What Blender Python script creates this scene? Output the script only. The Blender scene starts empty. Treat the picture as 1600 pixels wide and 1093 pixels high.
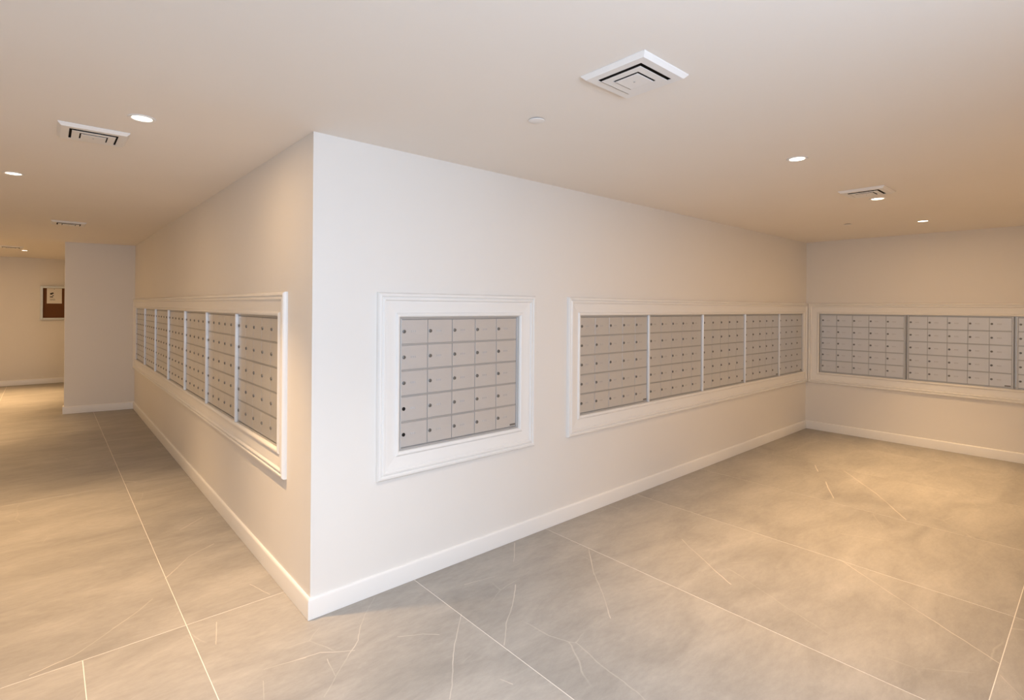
import bpy, bmesh, math, random
from mathutils import Vector, Matrix

random.seed(7)
S = bpy.context.scene
COL = S.collection

# ------------------------------------------------------------------ camera
F, CY, YAW, ROLL = 823.757, 478.84, 0.7239, 0.0074
cam_d = bpy.data.cameras.new('camera')
cam = bpy.data.objects.new('camera', cam_d)
COL.objects.link(cam)
cam_d.sensor_width = 36.0
cam_d.sensor_fit = 'HORIZONTAL'
cam_d.lens = 36.0 * F / 1600.0
cam_d.shift_y = (CY - 546.5) / 1600.0
cam_d.clip_start = 0.02
_r = Vector((math.cos(YAW), -math.sin(YAW), 0))
_f = Vector((math.sin(YAW), math.cos(YAW), 0))
_u = Vector((0, 0, 1))
right = math.cos(ROLL) * _r + math.sin(ROLL) * _u
up = -math.sin(ROLL) * _r + math.cos(ROLL) * _u
m = Matrix((right, up, -_f)).transposed().to_4x4()
m.translation = Vector((-0.9996, -2.6417, 1.5697))
cam.matrix_world = m
S.camera = cam

# ------------------------------------------------------------------ world, exposure
w = bpy.data.worlds.new('world')
S.world = w
w.use_nodes = True
w.node_tree.nodes['Background'].inputs[0].default_value = (0.9, 0.95, 1.0, 1)
w.node_tree.nodes['Background'].inputs[1].default_value = 0.6
S.view_settings.view_transform = 'Standard'
S.view_settings.look = 'None'
S.view_settings.exposure = -0.44
S.view_settings.gamma = 1.0
S.view_settings.use_curve_mapping = False

WARM = (1.0, 0.645, 0.325)
CAN_W = 90.0
SPILL_W = 7.0
FILL_W = 109.0
# neutral fill light added behind the photographer, in place of a camera flash
ad = bpy.data.lights.new('neutral_fill', 'AREA')
ad.shape = 'RECTANGLE'
ad.size, ad.size_y = 2.1, 1.15
ad.energy = FILL_W
ad.color = (0.78, 0.94, 1.17)
ao = bpy.data.objects.new('neutral_fill', ad)
COL.objects.link(ao)
ao.location = (-0.60, -3.52, 1.66)
ao.rotation_euler = (math.radians(64), 0, 0)     # faces +Y and, to reach the near floor, down

# ------------------------------------------------------------------ dimensions
H = 2.44
L = 6.516            # far wall
M = 7.03             # end of the left wall
YB = 11.12           # corridor end wall
XW = -2.7            # corridor side wall (out of view)
YK = -3.35           # wall behind the camera, its opening added for the fill light
YR = -5.2             # back wall of the mailbox room's right part (out of view)
T = 0.015            # baseboard thickness
ZB = 0.105           # baseboard height
ZTO, ZBO, ZTI, ZBI = 1.6434, 0.6091, 1.5065, 0.7513
DEP = 0.30           # wall thickness

# ------------------------------------------------------------------ materials
def mat(name):
    m = bpy.data.materials.new(name)
    m.use_nodes = True
    nt = m.node_tree
    b = nt.nodes['Principled BSDF']
    return m, nt, b

def N(nt, t, **kw):
    n = nt.nodes.new(t)
    for k, v in kw.items():
        setattr(n, k, v)
    return n

def paint(name, col, rough=0.6, bump=0.03, scale=220, spec=0.3, var=0.02):
    m, nt, b = mat(name)
    g = N(nt, 'ShaderNodeNewGeometry')
    n1 = N(nt, 'ShaderNodeTexNoise'); n1.inputs['Scale'].default_value = 1.3; n1.inputs['Detail'].default_value = 3
    nt.links.new(g.outputs['Position'], n1.inputs['Vector'])
    mx = N(nt, 'ShaderNodeMix', data_type='RGBA')
    mx.inputs[6].default_value = (*[c * (1 - var) for c in col], 1)
    mx.inputs[7].default_value = (*[min(1, c * (1 + var)) for c in col], 1)
    nt.links.new(n1.outputs['Fac'], mx.inputs[0])
    nt.links.new(mx.outputs[2], b.inputs['Base Color'])
    b.inputs['Roughness'].default_value = rough
    b.inputs['Specular IOR Level'].default_value = spec
    if bump:
        n2 = N(nt, 'ShaderNodeTexNoise'); n2.inputs['Scale'].default_value = scale; n2.inputs['Detail'].default_value = 2
        nt.links.new(g.outputs['Position'], n2.inputs['Vector'])
        bp = N(nt, 'ShaderNodeBump'); bp.inputs['Strength'].default_value = bump; bp.inputs['Distance'].default_value = 0.002
        nt.links.new(n2.outputs['Fac'], bp.inputs['Height'])
        nt.links.new(bp.outputs['Normal'], b.inputs['Normal'])
    return m

M_WALL = paint('wall_paint', (0.80, 0.770, 0.730))
M_CEIL = paint('ceiling_paint', (0.87, 0.82, 0.765), rough=0.8)
M_TRIM = paint('trim_paint', (0.84, 0.825, 0.80), rough=0.32, bump=0.0, spec=0.5, var=0.01)
M_VENT = paint('vent_enamel', (0.84, 0.82, 0.80), rough=0.35, bump=0.0, spec=0.5, var=0.01)
M_BLACK = paint('hole_shade', (0.012, 0.010, 0.009), rough=0.8, bump=0.0)  # black for the shade inside an open lock hole
M_VOID = paint('duct_shadow_paint', (0.04, 0.03, 0.025), rough=0.9, bump=0.0)
M_PAPER = paint('paper', (0.80, 0.76, 0.70), rough=0.8, bump=0.0)
M_INK = paint('ink', (0.03, 0.03, 0.03), rough=0.8, bump=0.0)
M_GROUT = paint('grout', (0.74, 0.70, 0.64), rough=0.9, bump=0.05)
M_PLATE = paint('name_plate', (0.16, 0.15, 0.14), rough=0.5, bump=0.0)
M_NUM = paint('number_print', (0.50, 0.50, 0.50), rough=0.5, bump=0.0)

def metal(name, col, metallic, rough, grain=0.04):
    m, nt, b = mat(name)
    tc = N(nt, 'ShaderNodeTexCoord')
    mp = N(nt, 'ShaderNodeMapping'); mp.inputs['Scale'].default_value = (20, 20, 400)
    n1 = N(nt, 'ShaderNodeTexNoise'); n1.inputs['Scale'].default_value = 1.0
    nt.links.new(tc.outputs['Object'], mp.inputs['Vector'])
    nt.links.new(mp.outputs['Vector'], n1.inputs['Vector'])
    mx = N(nt, 'ShaderNodeMix', data_type='RGBA')
    mx.inputs[6].default_value = (*[c * (1 - grain) for c in col], 1)
    mx.inputs[7].default_value = (*[c * (1 + grain) for c in col], 1)
    nt.links.new(n1.outputs['Fac'], mx.inputs[0])
    nt.links.new(mx.outputs[2], b.inputs['Base Color'])
    b.inputs['Metallic'].default_value = metallic
    b.inputs['Roughness'].default_value = rough
    return m

M_DOOR = metal('satin_aluminium_door', (0.63, 0.635, 0.645), 0.5, 0.40)
M_FRAME = metal('satin_aluminium_frame', (0.50, 0.505, 0.51), 0.45, 0.40)
M_RAIL = metal('grey_rail', (0.44, 0.445, 0.45), 0.45, 0.45)
M_STRIP = metal('silver_strip', (0.78, 0.79, 0.80), 0.35, 0.35)
M_LOCK = metal('lock_metal', (0.22, 0.22, 0.215), 0.6, 0.35)
M_LOCKC = metal('lock_core', (0.10, 0.10, 0.10), 0.6, 0.4)
M_ALU = metal('board_frame_aluminium', (0.62, 0.62, 0.55), 0.3, 0.4)

def cork():
    m, nt, b = mat('cork')
    tc = N(nt, 'ShaderNodeTexCoord')
    n1 = N(nt, 'ShaderNodeTexNoise'); n1.inputs['Scale'].default_value = 90; n1.inputs['Detail'].default_value = 6
    nt.links.new(tc.outputs['Object'], n1.inputs['Vector'])
    cr = N(nt, 'ShaderNodeValToRGB')
    cr.color_ramp.elements[0].color = (0.08, 0.028, 0.010, 1)
    cr.color_ramp.elements[1].color = (0.20, 0.082, 0.030, 1)
    nt.links.new(n1.outputs['Fac'], cr.inputs['Fac'])
    nt.links.new(cr.outputs['Color'], b.inputs['Base Color'])
    b.inputs['Roughness'].default_value = 0.9
    return m
M_CORK = cork()

def emit(name, col, s):
    m, nt, b = mat(name)
    b.inputs['Base Color'].default_value = (0.9, 0.9, 0.9, 1)
    b.inputs['Emission Color'].default_value = (*col, 1)
    b.inputs['Emission Strength'].default_value = s
    return m
M_LENS = emit('lamp_lens_glow', (1.0, 0.86, 0.66), 9.0)

# pale veins of the floor, as world-space polylines on the slab (metres)
VEINS = [
 ([(585.8,933),(570,960),(563,978),(560,1000),(549,1016),(524,1057),(507,1088)], .0022),
 ([(721,959),(710,1010),(707,1050),(703,1091)], .0022),
 ([(804,847.5),(803,877)], .0022),
 ([(806,913),(800.6,944),(791.6,973.5),(788,1008)], .0026),
 ([(725.6,913),(772.5,900.6)], .0018),
 ([(919.5,856),(927.5,892.5),(945,935),(953,965)], .0026),
 ([(1065,842),(1117,891),(1142,912)], .0028),
 ([(1318.5,735),(1370,771),(1415,811)], .0045),
 ([(1273,726),(1278,736)], .005),
 ([(1290,752),(1302,778)], .0045),
 ([(1311,873),(1407,936),(1563,1037)], .0024),
 ([(1563,1054),(1600,1092)], .0022),
 ([(259,903),(295,869),(334,849)], .0026),
 ([(239,935),(219,952),(158,995),(115,1024),(47,1054)], .0026),
 ([(338,971),(338,1006)], .002),
 ([(390,912),(421,928)], .002),
 ([(478,1027),(413,1045)], .002),
 ([(280,828),(316,808)], .0026),
 ([(412,1063),(412,1092)], .002),
 ([(622,994),(660,990),(685,991)], .002),
 ([(460,1032),(500,1019),(554,1016)], .002),
 ([(511,1029),(524,1055)], .002),
 ([(782,1060),(800,1068)], .002),
]
VSEG = []
def _floor_pt(u, v):
    a = (u - 800) / F; b = (CY - v) / F
    d = right * a + up * b + _f
    o = m.translation
    t = -o.z / d.z
    return o + d * t
for pl, wd in VEINS:
    q = [_floor_pt(*p) for p in pl]
    for a, b in zip(q[:-1], q[1:]):
        VSEG.append(((round(a.x, 3), round(a.y, 3)), (round(b.x, 3), round(b.y, 3)), wd))

def floor_mat(segs):
    m, nt, b = mat('grey_stone_tile')
    lk = nt.links.new
    geo = N(nt, 'ShaderNodeNewGeometry')
    oi = N(nt, 'ShaderNodeObjectInfo')
    off = N(nt, 'ShaderNodeVectorMath', operation='SCALE'); off.inputs[0].default_value = (37.0, 19.0, 11.0)
    lk(oi.outputs['Random'], off.inputs['Scale'])
    p = N(nt, 'ShaderNodeVectorMath', operation='ADD')
    lk(geo.outputs['Position'], p.inputs[0]); lk(off.outputs[0], p.inputs[1])
    # clouds, stretched diagonally
    mp = N(nt, 'ShaderNodeMapping'); mp.inputs['Rotation'].default_value = (0, 0, 0.6); mp.inputs['Scale'].default_value = (1.0, 2.6, 1)
    lk(p.outputs[0], mp.inputs['Vector'])
    n1 = N(nt, 'ShaderNodeTexNoise'); n1.inputs['Scale'].default_value = 1.6; n1.inputs['Detail'].default_value = 8; n1.inputs['Roughness'].default_value = 0.62; n1.inputs['Distortion'].default_value = 0.6
    lk(mp.outputs[0], n1.inputs['Vector'])
    cr = N(nt, 'ShaderNodeValToRGB')
    e = cr.color_ramp.elements
    e[0].position = 0.28; e[0].color = (0.292, 0.272, 0.246, 1)
    e[1].position = 0.75; e[1].color = (0.438, 0.408, 0.370, 1)
    lk(n1.outputs['Fac'], cr.inputs['Fac'])
    # fine grain
    mp2 = N(nt, 'ShaderNodeMapping'); mp2.inputs['Rotation'].default_value = (0, 0, 0.6); mp2.inputs['Scale'].default_value = (16, 44, 9)
    lk(p.outputs[0], mp2.inputs['Vector'])
    n2 = N(nt, 'ShaderNodeTexNoise'); n2.inputs['Scale'].default_value = 1.0; n2.inputs['Detail'].default_value = 9; n2.inputs['Roughness'].default_value = 0.78
    lk(mp2.outputs[0], n2.inputs['Vector'])
    mr = N(nt, 'ShaderNodeMapRange'); mr.inputs[1].default_value = 0.3; mr.inputs[2].default_value = 0.7; mr.inputs[3].default_value = 0.90; mr.inputs[4].default_value = 1.085
    lk(n2.outputs['Fac'], mr.inputs[0])
    mul = N(nt, 'ShaderNodeVectorMath', operation='SCALE')
    lk(cr.outputs['Color'], mul.inputs[0]); lk(mr.outputs[0], mul.inputs['Scale'])
    # faint scattered hairline veins
    nd = N(nt, 'ShaderNodeTexNoise'); nd.inputs['Scale'].default_value = 2.2; nd.inputs['Detail'].default_value = 4
    lk(p.outputs[0], nd.inputs['Vector'])
    ad_ = N(nt, 'ShaderNodeVectorMath', operation='MULTIPLY_ADD'); ad_.inputs[1].default_value = (0.12, 0.12, 0)
    lk(nd.outputs['Color'], ad_.inputs[0]); lk(p.outputs[0], ad_.inputs[2])
    vo = N(nt, 'ShaderNodeTexVoronoi', feature='DISTANCE_TO_EDGE'); vo.inputs['Scale'].default_value = 1.1
    lk(ad_.outputs[0], vo.inputs['Vector'])
    vr = N(nt, 'ShaderNodeMapRange'); vr.inputs[1].default_value = 0.0; vr.inputs[2].default_value = 0.004; vr.inputs[3].default_value = 1; vr.inputs[4].default_value = 0
    lk(vo.outputs['Distance'], vr.inputs[0])
    nm = N(nt, 'ShaderNodeTexNoise'); nm.inputs['Scale'].default_value = 2.8; nm.inputs['Detail'].default_value = 3
    lk(p.outputs[0], nm.inputs['Vector'])
    nmr = N(nt, 'ShaderNodeMapRange'); nmr.inputs[1].default_value = 0.50; nmr.inputs[2].default_value = 0.66; nmr.inputs[3].default_value = 0; nmr.inputs[4].default_value = 0.35
    lk(nm.outputs['Fac'], nmr.inputs[0])
    vm = N(nt, 'ShaderNodeMath', operation='MULTIPLY'); lk(vr.outputs[0], vm.inputs[0]); lk(nmr.outputs[0], vm.inputs[1])
    # the veins the photograph shows
    nw = N(nt, 'ShaderNodeTexNoise'); nw.inputs['Scale'].default_value = 9.0; nw.inputs['Detail'].default_value = 3
    lk(geo.outputs['Position'], nw.inputs['Vector'])
    wob = N(nt, 'ShaderNodeVectorMath', operation='MULTIPLY_ADD'); wob.inputs[1].default_value = (0.016, 0.016, 0)
    lk(nw.outputs['Color'], wob.inputs[0]); lk(geo.outputs['Position'], wob.inputs[2])
    sub0 = N(nt, 'ShaderNodeVectorMath', operation='SUBTRACT'); sub0.inputs[1].default_value = (0.008, 0.008, 0)
    lk(wob.outputs[0], sub0.inputs[0])
    flat = N(nt, 'ShaderNodeVectorMath', operation='MULTIPLY'); flat.inputs[1].default_value = (1, 1, 0)
    lk(sub0.outputs[0], flat.inputs[0])
    cur = None
    for (a, c, wd) in (segs or [((50.0, 50.0), (51.0, 50.0), .002)]):
        ba = Vector((c[0] - a[0], c[1] - a[1], 0))
        s = N(nt, 'ShaderNodeVectorMath', operation='SUBTRACT'); s.inputs[1].default_value = (*a, 0); lk(flat.outputs[0], s.inputs[0])
        d = N(nt, 'ShaderNodeVectorMath', operation='DOT_PRODUCT'); d.inputs[1].default_value = ba / ba.length_squared; lk(s.outputs[0], d.inputs[0])
        cl = N(nt, 'ShaderNodeClamp'); lk(d.outputs['Value'], cl.inputs[0])
        k = N(nt, 'ShaderNodeVectorMath', operation='MULTIPLY_ADD'); k.inputs[1].default_value = -ba
        lk(cl.outputs[0], k.inputs[0]); lk(s.outputs[0], k.inputs[2])
        ln = N(nt, 'ShaderNodeVectorMath', operation='LENGTH'); lk(k.outputs[0], ln.inputs[0])
        dv = N(nt, 'ShaderNodeMath', operation='DIVIDE'); dv.inputs[1].default_value = wd; lk(ln.outputs['Value'], dv.inputs[0])
        if cur is None:
            cur = dv
        else:
            mn = N(nt, 'ShaderNodeMath', operation='MINIMUM'); lk(cur.outputs[0], mn.inputs[0]); lk(dv.outputs[0], mn.inputs[1]); cur = mn
    sr = N(nt, 'ShaderNodeMapRange'); sr.inputs[1].default_value = 0.5; sr.inputs[2].default_value = 1.3; sr.inputs[3].default_value = 0.75; sr.inputs[4].default_value = 0
    lk(cur.outputs[0], sr.inputs[0])
    br = N(nt, 'ShaderNodeMapRange'); br.inputs[1].default_value = 0.35; br.inputs[2].default_value = 0.6; br.inputs[3].default_value = 0.25; br.inputs[4].default_value = 1.0
    lk(nm.outputs['Fac'], br.inputs[0])
    sv = N(nt, 'ShaderNodeMath', operation='MULTIPLY'); lk(sr.outputs[0], sv.inputs[0]); lk(br.outputs[0], sv.inputs[1])
    mxv = N(nt, 'ShaderNodeMath', operation='MAXIMUM'); lk(sv.outputs[0], mxv.inputs[0]); lk(vm.outputs[0], mxv.inputs[1])
    fin = N(nt, 'ShaderNodeMix', data_type='RGBA'); fin.inputs[7].default_value = (0.70, 0.64, 0.56, 1)
    lk(mxv.outputs[0], fin.inputs[0]); lk(mul.outputs[0], fin.inputs[6])
    lk(fin.outputs[2], b.inputs['Base Color'])
    rr = N(nt, 'ShaderNodeMapRange'); rr.inputs[3].default_value = 0.42; rr.inputs[4].default_value = 0.58
    lk(n1.outputs['Fac'], rr.inputs[0]); lk(rr.outputs[0], b.inputs['Roughness'])
    b.inputs['Specular IOR Level'].default_value = 0.35
    bp = N(nt, 'ShaderNodeBump'); bp.inputs['Strength'].default_value = 0.08; bp.inputs['Distance'].default_value = 0.002
    lk(n2.outputs['Fac'], bp.inputs['Height']); lk(bp.outputs[0], b.inputs['Normal'])
    return m
M_FLOOR = floor_mat([])

# ------------------------------------------------------------------ helpers
def link(name, data, material=None, parent=None, loc=None, smooth=False):
    if isinstance(data, bmesh.types.BMesh):
        me = bpy.data.meshes.new(name)
        bmesh.ops.recalc_face_normals(data, faces=data.faces)
        data.to_mesh(me); data.free()
        if material: me.materials.append(material)
        if smooth:
            for p in me.polygons: p.use_smooth = True
            me.set_sharp_from_angle(angle=math.radians(35))
    else:
        me = data
    o = bpy.data.objects.new(name, me)
    COL.objects.link(o)
    if parent: o.parent = parent
    if loc: o.location = loc
    return o

def struct(o):
    o['kind'] = 'structure'
    return o

def empty(name, loc=(0, 0, 0), rz=0.0):
    o = bpy.data.objects.new(name, None)
    o.empty_display_size = 0.1
    COL.objects.link(o)
    o.location = loc
    o.rotation_euler = (0, 0, rz)
    return o

def thing(name, label, cat, loc, rz=0.0, group=None):
    o = empty(name, loc, rz)
    o['label'] = label; o['category'] = cat
    if group: o['group'] = group
    return o

def box(bm, x0, x1, y0, y1, z0, z1, bev=0.0, seg=1):
    vs = [bm.verts.new((x, y, z)) for x in (x0, x1) for y in (y0, y1) for z in (z0, z1)]
    f = [(0, 1, 3, 2), (4, 6, 7, 5), (0, 4, 5, 1), (2, 3, 7, 6), (0, 2, 6, 4), (1, 5, 7, 3)]
    fs = [bm.faces.new([vs[i] for i in q]) for q in f]
    if bev:
        es = list({e for q in fs for e in q.edges})
        bmesh.ops.bevel(bm, geom=es, offset=bev, segments=seg, affect='EDGES', profile=0.5)
    return bm

def prism(bm, pts, z0, z1):
    a = [bm.verts.new((x, y, z0)) for x, y in pts]
    b = [bm.verts.new((x, y, z1)) for x, y in pts]
    n = len(pts)
    bm.faces.new(a[::-1]); bm.faces.new(b)
    for i in range(n):
        bm.faces.new((a[i], a[(i + 1) % n], b[(i + 1) % n], b[i]))
    return bm

def lathe(bm, prof, seg=32, closed=False):
    """prof: (r, z) pairs, spun about Z"""
    rings = []
    for r, z in prof:
        if r < 1e-6:
            rings.append([bm.verts.new((0, 0, z))])
        else:
            rings.append([bm.verts.new((r * math.cos(2 * math.pi * i / seg), r * math.sin(2 * math.pi * i / seg), z)) for i in range(seg)])
    pairs = list(zip(rings[:-1], rings[1:]))
    if closed: pairs.append((rings[-1], rings[0]))
    for a, b in pairs:
        for i in range(seg):
            j = (i + 1) % seg
            if len(a) == 1 and len(b) == 1: continue
            if len(a) == 1: bm.faces.new((a[0], b[i], b[j]))
            elif len(b) == 1: bm.faces.new((a[i], a[j], b[0]))
            else: bm.faces.new((a[i], a[j], b[j], b[i]))
    return bm

R90 = -math.pi / 2       # local x -> -Y, local -y (outward) -> -X

# ------------------------------------------------------------------ the shell
# wall with a row of openings; local frame x along, y into the wall, z up
def wall_with_holes(name, x0, x1, holes, loc, rz, depth=DEP):
    bm = bmesh.new()
    x = x0
    for (a, b, z0, z1) in holes:
        if a > x: box(bm, x, a, 0, depth, 0, H)
        if z0 > 0: box(bm, a, b, 0, depth, 0, z0)
        box(bm, a, b, 0, depth, z1, H)
        x = b
    if x1 > x: box(bm, x, x1, 0, depth, 0, H)
    bmesh.ops.remove_doubles(bm, verts=bm.verts, dist=1e-5)
    # drop the shared inner faces between adjoining pieces
    seen = {}
    for f in list(bm.faces):
        seen.setdefault(tuple(sorted(v.index for v in f.verts)), []).append(f)
    bm.verts.index_update()
    seen = {}
    for f in bm.faces:
        seen.setdefault(frozenset(f.verts), []).append(f)
    dead = [f for fs in seen.values() if len(fs) > 1 for f in fs]
    bmesh.ops.delete(bm, geom=dead, context='FACES')
    o = link(name, bm, M_WALL)
    o.location = loc; o.rotation_euler = (0, 0, rz)
    return struct(o)

A1, B1 = 0.4905, 1.3995
D0, D1 = 2.0157, 6.414
LI0, LI1 = 0.478, 6.835
FI0, FI1 = 0.161, 2.925

e_ = 0.003   # clearance of the openings round the banks
wall_with_holes('wall_right', DEP, L, [(A1, B1, ZBI, ZTI), (D0, D1, ZBI, ZTI)], (0, 0, 0), 0)
wall_with_holes('wall_left', -M - 0.15, 0, [(-LI1, -LI0, ZBI, ZTI)], (0, 0, 0), R90)
wall_with_holes('wall_far', 0, -YR, [(FI0, FI1, ZBI, ZTI)], (L, 0, 0), R90)

# corridor pillar, end wall, side walls and back wall with an opening added for the fill light
bm = bmesh.new()
prism(bm, [(0, M), (0.0, M + 0.15), (-0.80, M + 0.27), (-0.80, M + 0.13)], 0, H)
struct(link('wall_pillar', bm, M_WALL))
bm = bmesh.new(); box(bm, 0.3, 1.1, M - .15, M + .15, 0, H); box(bm, 1.0, 1.1, M + .15, YB, 0, H); struct(link('wall_nook', bm, M_WALL))
bm = bmesh.new(); box(bm, XW, 1.1, YB, YB + 0.2, 0, H); struct(link('wall_end', bm, M_WALL))
bm = bmesh.new(); box(bm, XW - 0.2, XW, YK, YB, 0, H); struct(link('wall_side', bm, M_WALL))
bm = bmesh.new()
box(bm, XW, -1.65, YK - 0.1, YK, 0, H); box(bm, 0.75, 0.85, YR, YK, 0, H); box(bm, -1.65, 0.75, YK - 0.1, YK, 2.32, H); box(bm, -1.65, 0.75, YK - 0.1, YK, 0, 1.0); box(bm, 0.75, L, YR - 0.1, YR, 0, H)
struct(link('wall_back', bm, M_WALL))

# ceiling
bm = bmesh.new(); box(bm, XW - 0.2, L + DEP, YR - 0.1, YB + 0.2, H, H + 0.15)
ceil = struct(link('ceiling', bm, M_CEIL))

# floor: grout bed and large tiles
bm = bmesh.new(); box(bm, XW - 0.2, L + DEP, YR - 0.1, YB + 0.2, -0.12, -0.0008)
floor = struct(link('floor', bm, M_GROUT))
PX, PY, X0, Y0, G = 1.0685, 2.672, -0.476, 0.341, 0.0035
def tile_mesh(wx, wy, material=None):
    bm = bmesh.new(); box(bm, 0, wx, 0, wy, -0.010, 0)
    top = [e for e in bm.edges if all(v.co.z > -0.001 for v in e.verts)]
    bmesh.ops.bevel(bm, geom=top, offset=0.0008, segments=1, affect='EDGES')
    me = bpy.data.meshes.new('floor_tile'); bm.to_mesh(me); bm.free(); me.materials.append(material or M_FLOOR)
    return me
full = tile_mesh(PX - G, PY - G)
SPL = 0.394
def put_tile(x0, x1, y0, y1):
    segs = [q for q in VSEG if max(q[0][0], q[1][0]) > x0 and min(q[0][0], q[1][0]) < x1 and max(q[0][1], q[1][1]) > y0 and min(q[0][1], q[1][1]) < y1]
    if not segs and abs(x1 - x0 - PX) < 1e-4:
        me = full
    else:
        me = tile_mesh(x1 - x0 - G, y1 - y0 - G, floor_mat(segs) if segs else None)
    link('floor_tile', me, parent=floor, loc=(x0 + G / 2, y0 + G / 2, 0))
for i in range(-2, 7):
    for j in range(-2, 5):
        x = X0 + i * PX; y = Y0 + j * PY
        if x > 0.3 and 0.3 < y < 5: continue
        if x > 1.0 and y > 5: continue
        if x + PX < XW - 0.2 or x > L + DEP or y + PY < YR or y > YB: continue
        if i == -1 and j == -1:
            put_tile(x, x + PX - SPL, y, y + PY)
            put_tile(x + PX - SPL, x + PX, y, y + PY)
        else:
            put_tile(x, x + PX, y, y + PY)

# baseboards: profile swept along a polyline (outward side given by normal)
def baseboard(name, pts, nrm, ends=(0, 0)):
    """pts: two ends on the wall line; nrm: outward; ends: extra run-out so that corners mitre"""
    p0, p1 = Vector((*pts[0], 0)), Vector((*pts[1], 0))
    d = (p1 - p0).normalized(); n = Vector((*nrm, 0))
    prof = [(0.0, 0.001), (T, 0.001), (T, ZB - 0.012), (T - 0.002, ZB - 0.005), (T - 0.006, ZB - 0.001), (T - 0.009, ZB), (0.0, ZB)]
    bm = bmesh.new()
    A = [bm.verts.new(p0 - d * (ends[0] * t) + n * t + Vector((0, 0, z))) for t, z in prof]
    B = [bm.verts.new(p1 + d * (ends[1] * t) + n * t + Vector((0, 0, z))) for t, z in prof]
    k = len(prof)
    bm.faces.new(A); bm.faces.new(B[::-1])
    for i in range(k):
        j = (i + 1) % k
        bm.faces.new((A[i], B[i], B[j], A[j]))
    return struct(link(name, bm, M_TRIM, smooth=True))

baseboard('baseboard_right', ((0, 0), (L, 0)), (0, -1), (1, -1))
baseboard('baseboard_far', ((L, 0), (L, YR)), (-1, 0), (-1, 0))
baseboard('baseboard_left', ((0, 0), (0, M)), (-1, 0), (1, -1))
pd = Vector((-0.80, 0.13)).normalized()
baseboard('baseboard_pillar', ((0, M), (-0.80, M + 0.13)), (-0.16, -0.987), (-1, 1))
baseboard('baseboard_pillar_side', ((-0.80, M + 0.13), (-0.80, M + 0.27)), (-1, 0), (1, 1))
baseboard('baseboard_end', ((1.0, YB), (XW, YB)), (0, -1), (-1, -1))
baseboard('baseboard_side', ((XW, YB), (XW, YK)), (1, 0), (-1, 0))

# ------------------------------------------------------------------ white casings round the mailboxes
PROF = [(0, 0), (0, .013), (.003, .0195), (.0085, .0255), (.0185, .0270), (.0225, .0235), (.0245, .0175), (.0275, .0195), (.0320, .0245), (.0400, .0255),
        (.0440, .0215), (.0470, .0140), (.0520, .0145), (.0620, .0135), (.0780, .0105), (.0960, .0085), (.1120, .0075),
        (.1165, .0135), (.1210, .0178), (.1270, .0182), (.1325, .0150), (.1370, .0080), (.1370, 0)]
PW = 0.137

def casing(name, outer, inner, loc, rz):
    """mitred four-board frame; outer / inner = (x0, x1, z0, z1) in the wall's own frame"""
    root = struct(empty(name, loc, rz))
    ox0, ox1, oz0, oz1 = outer; ix0, ix1, iz0, iz1 = inner
    oc = [(ox0, oz0), (ox1, oz0), (ox1, oz1), (ox0, oz1)]
    ic = [(ix0, iz0), (ix1, iz0), (ix1, iz1), (ix0, iz1)]
    for s in range(4):
        t = (s + 1) % 4
        bm = bmesh.new()
        rows = []
        for (c0, i0) in ((oc[s], ic[s]), (oc[t], ic[t])):
            rows.append([bm.verts.new((c0[0] + (i0[0] - c0[0]) * w_ / PW, -h, c0[1] + (i0[1] - c0[1]) * w_ / PW)) for w_, h in PROF])
        a, b = rows
        for i in range(len(PROF) - 1):
            bm.faces.new((a[i], a[i + 1], b[i + 1], b[i]))
        bm.faces.new(a); bm.faces.new(b[::-1])
        bm.faces.new((a[0], b[0], b[-1], a[-1]))
        link('casing_board', bm, M_TRIM, root, smooth=True)
    return root

casing('trim_1', (0.351, 1.5365, ZBO, ZTO), (A1 - .001, B1 + .001, ZBI, ZTI), (0, 0, 0), 0)
trim2 = casing('trim_2', (1.8767, L - .0005, ZBO, ZTO), (D0, D1, ZBI, ZTI), (0, 0, 0), 0)
trim3 = casing('trim_3', (0.0285, FI1 + .137, ZBO, ZTO), (FI0, FI1, ZBI, ZTI), (L, 0, 0), R90)
trim4 = casing('trim_4', (-(M - .002), -0.355, ZBO, ZTO), (-LI1, -LI0, ZBI, ZTI), (0, 0, 0), R90)

def strip_mesh(wd, h):
    bm = bmesh.new()
    z0, z1 = ZBI + .002, ZTI - .002
    x = wd / 2
    prof = [(-x, .004), (-x, -h + .003), (-x + .002, -h), (-.0022, -h), (-.0012, -h + .002), (.0012, -h + .002), (.0022, -h), (x - .002, -h), (x, -h + .003), (x, .004)]
    a = [bm.verts.new((p, q, z0)) for p, q in prof]; b = [bm.verts.new((p, q, z1)) for p, q in prof]
    k = len(prof)
    bm.faces.new(a); bm.faces.new(b[::-1])
    for i in range(k):
        j = (i + 1) % k
        bm.faces.new((a[i], b[i], b[j], a[j]))
    me = bpy.data.meshes.new('divider_strip')
    bmesh.ops.recalc_face_normals(bm, faces=bm.faces)
    bm.to_mesh(me); bm.free(); me.materials.append(M_STRIP)
    return me
STRIP = strip_mesh(0.022, 0.007)

# ------------------------------------------------------------------ mailbox banks
CW, CH, FW, FH = 0.175, 0.1465, 0.015, 0.011
DW, DH = CW - 0.0035, CH - 0.0120
UH = 5 * CH + 2 * FH
REC = 0.004       # frame front behind the wall plane
BD = 0.22

bm = bmesh.new()
box(bm, 0, DW, 0, 0.012, 0, DH, bev=0.0006)
# stiffening fold along the right edge, as the doors show
box(bm, DW - 0.0065, DW - 0.001, -0.0002, 0.001, 0.004, DH - 0.004)
DOOR = bpy.data.meshes.new('door'); bmesh.ops.recalc_face_normals(bm, faces=bm.faces); bm.to_mesh(DOOR); bm.free(); DOOR.materials.append(M_DOOR)

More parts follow.
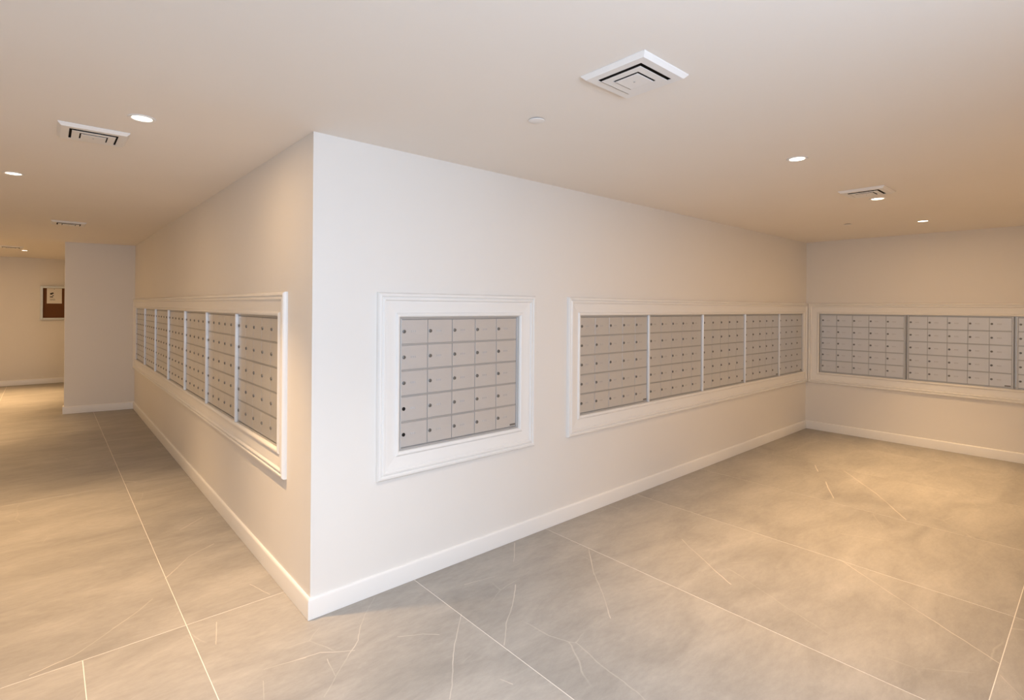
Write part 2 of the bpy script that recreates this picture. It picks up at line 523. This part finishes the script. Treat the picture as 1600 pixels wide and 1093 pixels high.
def turned(bm):   # spin a Z-lathe so that its axis points to local -Y
    bmesh.ops.rotate(bm, verts=bm.verts, cent=(0, 0, 0), matrix=Matrix.Rotation(math.pi / 2, 3, 'X'))
    return bm
bm = bmesh.new()
lathe(bm, [(0, 0), (.0105, 0), (.0105, .003), (.0092, .0052), (.0068, .0060), (.0062, .0048), (0, .0048)], 16)
turned(bm)
box(bm, -.0010, .0010, -.0056, -.004, -.0042, .0042)
LOCK = bpy.data.meshes.new('lock'); bmesh.ops.recalc_face_normals(bm, faces=bm.faces); bm.to_mesh(LOCK); bm.free()
LOCK.materials.append(M_LOCK); LOCK.materials.append(M_LOCKC)
for p in LOCK.polygons[-6:]: p.material_index = 1
for p in LOCK.polygons: p.use_smooth = False
bm = bmesh.new()
lathe(bm, [(0, .0004), (.0090, .0004), (.0096, .0016), (.0106, .0016), (.0106, 0), (0, 0)], 16)
turned(bm)
HOLE = bpy.data.meshes.new('lock_hole'); bmesh.ops.recalc_face_normals(bm, faces=bm.faces); bm.to_mesh(HOLE); bm.free(); HOLE.materials.append(M_BLACK)  # flat disc, the dark of the open hole painted on
bm = bmesh.new()
for k in range(3): box(bm, k * .0125, k * .0125 + .0085, -.0004, .0005, 0, .011)
NUM = bpy.data.meshes.new('number_print'); bm.to_mesh(NUM); bm.free(); NUM.materials.append(M_NUM)
bm = bmesh.new()
box(bm, 0, .048, -.0012, .0005, 0, .012, bev=.0004)
PLATE = bpy.data.meshes.new('maker_plate'); bm.to_mesh(PLATE); bm.free(); PLATE.materials.append(M_PLATE)

def bank(label, x, loc, rz, cols=5, plate=True, numbers=False, holes=(), group=None):
    """x: left edge of the bank along its wall"""
    c, s = math.cos(rz), math.sin(rz)
    root = thing('mailbox_bank', label, 'mailboxes', (loc[0] + c * x, loc[1] + s * x, ZBI + 0.0005), rz, group)
    W = cols * CW + 2 * FW
    # cabinet body behind the doors
    bm = bmesh.new(); box(bm, .003, W - .003, .014, BD, .003, UH - .003)
    link('cabinet', bm, M_RAIL, root)
    # frame with lip
    bm = bmesh.new()
    for (x0, x1, z0, z1) in ((0, FW, 0, UH), (W - FW, W, 0, UH), (FW, W - FW, 0, FH), (FW, W - FW, UH - FH, UH)):
        box(bm, x0, x1, REC, .02, z0, z1)
    link('frame', bm, M_FRAME, root)
    for (x0, x1, z0, z1) in ((FW - .0035, FW - .0015, FH, UH - FH), (W - FW + .0015, W - FW + .0035, FH, UH - FH)):
        bm = bmesh.new(); box(bm, x0, x1, REC - .0035, REC + .003, z0, z1)
        link('frame_bead', bm, M_STRIP, root)
    # rails between the rows
    for r in range(1, 5):
        z = FH + r * CH
        bm = bmesh.new()
        box(bm, FW + .001, W - FW - .001, .0090, .0135, z - .0058, z + .0058)
        box(bm, FW + .001, W - FW - .001, .0068, .0090, z - .0052, z + .0030)
        link('rail', bm, M_RAIL, root)
    for r in range(5):
        for q in range(cols):
            d = link('door', DOOR, None, root, (FW + q * CW + .00175, .0065, FH + r * CH + .0060))
            lk = 'lock'
            if (r, q) in holes:
                o = link('lock_hole', HOLE, None, d, (.0165, 0, DH * .5 + .002))
                o['label'] = 'open black lock hole'
            else:
                o = link('lock', LOCK, None, d, (.0165, 0, DH * .5 + .002))
                o.rotation_euler = (0, random.choice((0, 0, 0, .35, -.3, .6)), 0)
            if numbers:
                link('number_print', NUM, None, d, (.060, 0, DH * .5 - .004))
    if plate:
        o = link('maker_plate', PLATE, None, root, (W - FW - .054, .0065, FH + .011))
        o['label'] = 'small dark plate on the lowest right door'
    return root

WU = 5 * CW + 2 * FW     # .905
ordn = ['first', 'second', 'third', 'fourth', 'fifth', 'sixth', 'seventh']
bank('silver mailbox bank alone in its own square white casing, two lock holes empty', (A1 + B1) / 2 - WU / 2, (0, 0, 0), 0, numbers=True, holes=((0, 0), (1, 0)))
gr = 'mailbox banks in the long casing on the right wall'
bx = [D0, 2.925, 3.845, 4.756, 5.666, D1]
lab = ['silver mailbox bank at the left end of the long casing on the right wall',
       'silver mailbox bank second from the left in the right wall casing',
       'silver mailbox bank in the middle of the right wall casing',
       'silver mailbox bank fourth from the left in the right wall casing',
       'narrow silver mailbox bank at the inner corner end of the right wall casing']
for i in range(5):
    cols = 4 if i == 4 else 5
    W = cols * CW + 2 * FW
    bank(lab[i], (bx[i] + bx[i + 1]) / 2 - W / 2, (0, 0, 0), 0, cols, plate=(i != 1), numbers=(i < 2), group=gr)
for x in bx[1:-1]:
    link('divider_strip', STRIP, None, trim2, (x, 0, 0))
gr = 'mailbox banks on the far wall'
fx = [FI0, 1.080, 2.004, FI1]
lab = ['silver mailbox bank on the far wall next to the inner corner',
       'silver mailbox bank on the far wall between the two divider strips',
       'silver mailbox bank on the far wall cut by the right edge of the photo']
for i in range(3):
    bank(lab[i], (fx[i] + fx[i + 1]) / 2 - WU / 2, (L, 0, 0), R90, plate=(i == 1), numbers=True, group=gr)
STRIP2 = strip_mesh(0.010, -0.001)
STRIP2.materials[0] = M_FRAME
for x in fx[1:-1]:
    link('divider_strip', STRIP2, None, trim3, (x, 0, 0))
gr = 'mailbox banks along the corridor wall'
lx = [LI0 + k * (LI1 - LI0) / 7 for k in range(8)]
lab = ['silver mailbox bank on the corridor wall closest to the outer corner'] + \
      ['silver mailbox bank on the corridor wall, %s from the outer corner' % ordn[k] for k in range(1, 6)] + \
      ['silver mailbox bank at the far end of the corridor wall beside the pillar']
for i in range(7):
    bank(lab[i], -(lx[i] + lx[i + 1]) / 2 - WU / 2, (0, 0, 0), R90, plate=False, group=gr)
STRIP3 = strip_mesh(0.018, 0.012)
for x in lx[1:-1]:
    link('divider_strip', STRIP3, None, trim4, (-x, 0, 0))

# ------------------------------------------------------------------ recessed downlights
bm = bmesh.new()
lathe(bm, [(.040, 0), (.055, 0), (.0565, -.0015), (.055, -.0035), (.051, -.005), (.044, -.0045), (.040, -.002)], 40, closed=True)
RING = bpy.data.meshes.new('trim_ring'); bmesh.ops.recalc_face_normals(bm, faces=bm.faces); bm.to_mesh(RING); bm.free(); RING.materials.append(M_VENT)
for p in RING.polygons: p.use_smooth = True
bm = bmesh.new()
lathe(bm, [(0, -.0040), (.025, -.0036), (.0395, -.0018), (.0395, -.0004), (0, -.0004)], 32)
LENS = bpy.data.meshes.new('lens'); bmesh.ops.recalc_face_normals(bm, faces=bm.faces); bm.to_mesh(LENS); bm.free(); LENS.materials.append(M_LENS)
spot = bpy.data.lights.new('lamp', 'SPOT')
spot.energy = CAN_W * 4
spot.color = WARM
spot.spot_size = math.radians(74)
spot.spot_blend = 1.0
spot.shadow_soft_size = 0.038
spill = bpy.data.lights.new('lamp_spill', 'AREA')
spill.shape = 'DISK'; spill.size = 0.078
spill.energy = SPILL_W
spill.color = WARM
# the lamp nearest the added fill light is a whiter one
spot_white = spot.copy(); spot_white.energy *= 0.56; spot_white.color = (1.0, 0.93, 0.88); spot_white.spot_size = math.radians(112)
spill_white = spill.copy(); spill_white.energy *= 0.3; spill_white.color = (1.0, 0.93, 0.88)
spot_dim = spot.copy(); spot_dim.energy *= 0.3
spill_dim = spill.copy(); spill_dim.energy *= 0.4
cans = [(-0.667, 0.363, 'round recessed downlight over the corridor beside the outer corner, nearest on the left', True),
        (-1.168, 2.235, 'recessed downlight at the left edge of the photo beyond the near corridor vent', True),
        (-1.269, 9.237, 'small far downlight at the dim end of the corridor by the notice board', True),
        (-0.215, -1.49, 'recessed downlight cut by the top edge of the photo', 'white'),
        (2.262, -1.441, 'recessed downlight nearest of the three in a row on the right', True),
        (3.893, -1.436, 'recessed downlight beside the small ceiling vent on the right', True),
        (-1.95, 4.35, 'added unseen downlight over the corridor left of the photo, lighting the floor midway', False),  # this corridor row is unseen, added to brighten floor and walls
        (-2.0, 6.2, 'added unseen downlight over the corridor left of the photo, between two others', True),
        (-2.25, 2.75, 'added unseen downlight over the corridor left of the photo, nearest of that row', False),
        (-2.0, 9.6, 'added unseen downlight over the corridor left of the photo, last of that row', True),
        (-2.0, 7.9, 'added unseen downlight over the corridor left of the photo, lighting the far floor', True),
        (2.25, -4.3, 'added unseen downlight out of the picture on the right, nearest of its row', True),  # this unseen row is added for warm ambient light in the room
        (3.9, -4.3, 'added unseen downlight out of the picture on the right, middle of its row', True),
        (5.5, -4.3, 'added unseen downlight out of the picture on the right, last of its row', True),
        (5.442, -1.432, 'recessed downlight closest to the far wall on the right', True)]
for x, y, lb, full_power in cans:
    t = thing('recessed_downlight', lb, 'ceiling light', (x, y, H), group='recessed downlights in the ceiling')
    link('trim_ring', RING, None, t)
    link('lens', LENS, None, t)
    l = bpy.data.objects.new('lamp', spot_white if full_power == 'white' else spot if full_power else spot_dim); COL.objects.link(l); l.parent = t; l.location = (0, 0, -.012)
    l = bpy.data.objects.new('lamp_spill', spill_white if full_power == 'white' else spill if full_power else spill_dim); COL.objects.link(l); l.parent = t; l.location = (0, 0, -.008)

# ------------------------------------------------------------------ ceiling diffusers
def sq_ring(name, a, b, za, zb, zt, material, parent):
    """square ring: outer half size a at height za, inner half size b at height zb, flat back at zt"""
    bm = bmesh.new()
    def sq(h, z): return [bm.verts.new((sx * h, sy * h, z)) for sx, sy in ((-1, -1), (1, -1), (1, 1), (-1, 1))]
    loops = [sq(a, zt), sq(a, za), sq(b, zb), sq(b, zt)]
    for p, q in zip(loops, loops[1:] + loops[:1]):
        for i in range(4):
            j = (i + 1) % 4
            bm.faces.new((p[i], p[j], q[j], q[i]))
    return link(name, bm, material, parent)

def vent(label, x, y, half=0.14, drop=0.017):
    t = thing('ceiling_vent', label, 'air vent', (x, y, H), group='square ceiling vents')
    k = half / 0.14
    # flange: sloping outer skirt then flat lip
    bm = bmesh.new()
    def sq(h, z): return [bm.verts.new((sx * h, sy * h, z)) for sx, sy in ((-1, -1), (1, -1), (1, 1), (-1, 1))]
    lp = [sq(.140 * k, -.0005), sq(.140 * k, -.004), sq(.127 * k, -drop), sq(.096 * k, -drop), sq(.096 * k, -drop + .0018), sq(.125 * k, -drop + .0018), sq(.137 * k, -.004), sq(.137 * k, -.0005)]
    for p, q in zip(lp, lp[1:] + lp[:1]):
        for i in range(4):
            j = (i + 1) % 4
            bm.faces.new((p[i], p[j], q[j], q[i]))
    link('flange', bm, M_VENT, t)
    # box behind the flange, the shade of the duct put into its dark colour
    bm = bmesh.new()
    lp = [sq(.122 * k, -.0005), sq(.122 * k, -drop + .003), sq(.118 * k, -drop + .003), sq(.118 * k, -.0025)]
    for p, q in zip(lp, lp[1:]):
        for i in range(4):
            j = (i + 1) % 4
            bm.faces.new((p[i], p[j], q[j], q[i]))
    bm.faces.new(lp[-1]); bm.faces.new(lp[0][::-1])
    link('duct_mouth', bm, M_VOID, t)
    sq_ring('louver_ring', .0860 * k, .056 * k, -drop - .0052, -drop - .0052, -drop - .0037, M_VENT, t)
    bm = bmesh.new(); box(bm, -.050 * k, .050 * k, -.050 * k, .050 * k, -drop - .0085, -drop - .0060, bev=.001)
    pl = link('center_plate', bm, M_VENT, t)
    bm = bmesh.new(); lathe(bm, [(0, -.0015), (.003, -.0015), (.0042, 0), (0, 0)], 12)
    link('screw', bm, M_FRAME, pl, (0, 0, -drop - .0085))
    for sx in (-1, 1):
        bm = bmesh.new()
        box(bm, sx * .06 * k - .004, sx * .06 * k + .004, -.06 * k, .06 * k, -drop - .0038, -.0025)
        link('hanger', bm, M_VOID, t)
    bm = bmesh.new(); box(bm, -.03 * k, .03 * k, -.03 * k, .03 * k, -drop - .0061, -.0025)
    link('stem', bm, M_VOID, t)
    return t
vent('white square ceiling vent with dark gaps, large and near the top centre of photo', 0.648, -1.461, 0.141)
vent('white square ceiling vent over the corridor beside the nearest left downlight', -0.822, 0.811, 0.141)
vent('white square ceiling vent touching a downlight on the right side of ceiling', 3.535, -1.455, 0.145)
vent('far ceiling vent over the corridor just before the pillar, a thin line', -0.82, 4.81, 0.145)
vent('farthest ceiling vent at the corridor end beside the smallest downlight', -1.41, 8.60, 0.145)

# ------------------------------------------------------------------ round sprinkler cover plates
bm = bmesh.new(); lathe(bm, [(0, -.0085), (.030, -.008), (.037, -.0065), (.038, -.005), (.0365, -.004), (0, -.004)], 32)
COVER = bpy.data.meshes.new('cover_plate'); bmesh.ops.recalc_face_normals(bm, faces=bm.faces); bm.to_mesh(COVER); bm.free(); COVER.materials.append(M_VENT)
for p in COVER.polygons: p.use_smooth = True
bm = bmesh.new(); lathe(bm, [(0, -.0042), (.028, -.0042), (.028, -.0004), (0, -.0004)], 24)
CUP = bpy.data.meshes.new('cup'); bmesh.ops.recalc_face_normals(bm, faces=bm.faces); bm.to_mesh(CUP); bm.free(); CUP.materials.append(M_VOID)
for x, y, lb in ((0.706, -0.876, 'small round white cover plate on the ceiling behind the large vent'),
                 (5.15, -0.868, 'small round white cover plate on the ceiling near the inner corner')):
    t = thing('sprinkler_cover', lb, 'sprinkler cover', (x, y, H), group='round sprinkler cover plates')
    link('cover_plate', COVER, None, t); link('cup', CUP, None, t)

# ------------------------------------------------------------------ notice board at the corridor end
bx0, bx1, bz0, bz1 = -1.084, -0.665, 1.245, 1.905
t = thing('notice_board', 'brown cork notice board in a pale frame on the corridor end wall', 'notice board', ((bx0 + bx1) / 2, YB, bz0))
wd, ht, fr, dp = (bx1 - bx0), (bz1 - bz0), 0.040, 0.05
bm = bmesh.new()
for (x0, x1, z0, z1) in ((-wd / 2, -wd / 2 + fr, 0, ht), (wd / 2 - fr, wd / 2, 0, ht), (-wd / 2 + fr, wd / 2 - fr, 0, fr), (-wd / 2 + fr, wd / 2 - fr, ht - fr, ht)):
    box(bm, x0, x1, -dp, -.0005, z0, z1, bev=.003)
link('board_frame', bm, M_ALU, t)
bm = bmesh.new()
box(bm, -wd / 2 + fr - .002, wd / 2 - fr + .002, -.022, -.001, fr - .002, ht - fr + .002)
link('cork_panel', bm, M_CORK, t)
p = thing('paper_notice', 'white paper notice with a black mark pinned on cork board', 'paper', (-0.876, YB - .0245, 1.565))
bm = bmesh.new(); box(bm, -.112, .112, -.001, .001, 0, .298); link('sheet', bm, M_PAPER, p)
bm = bmesh.new()
box(bm, -.064, -.030, -.0018, -.0005, .175, .205); box(bm, -.040, -.012, -.0018, -.0005, .190, .215); box(bm, -.066, -.020, -.0018, -.0005, .120, .138)
box(bm, -.030, -.010, -.0018, -.0005, .150, .165); box(bm, -.064, .010, -.0014, -.0005, .085, .090); box(bm, -.064, .014, -.0014, -.0005, .066, .071)
link('printed_mark', bm, M_INK, p)
bm = bmesh.new(); lathe(bm, [(0, 0), (.005, 0), (.006, .006), (.0035, .009), (0, .010)], 12); turned(bm)
link('push_pin', bm, M_LOCK, p, (0, -.001, .285))
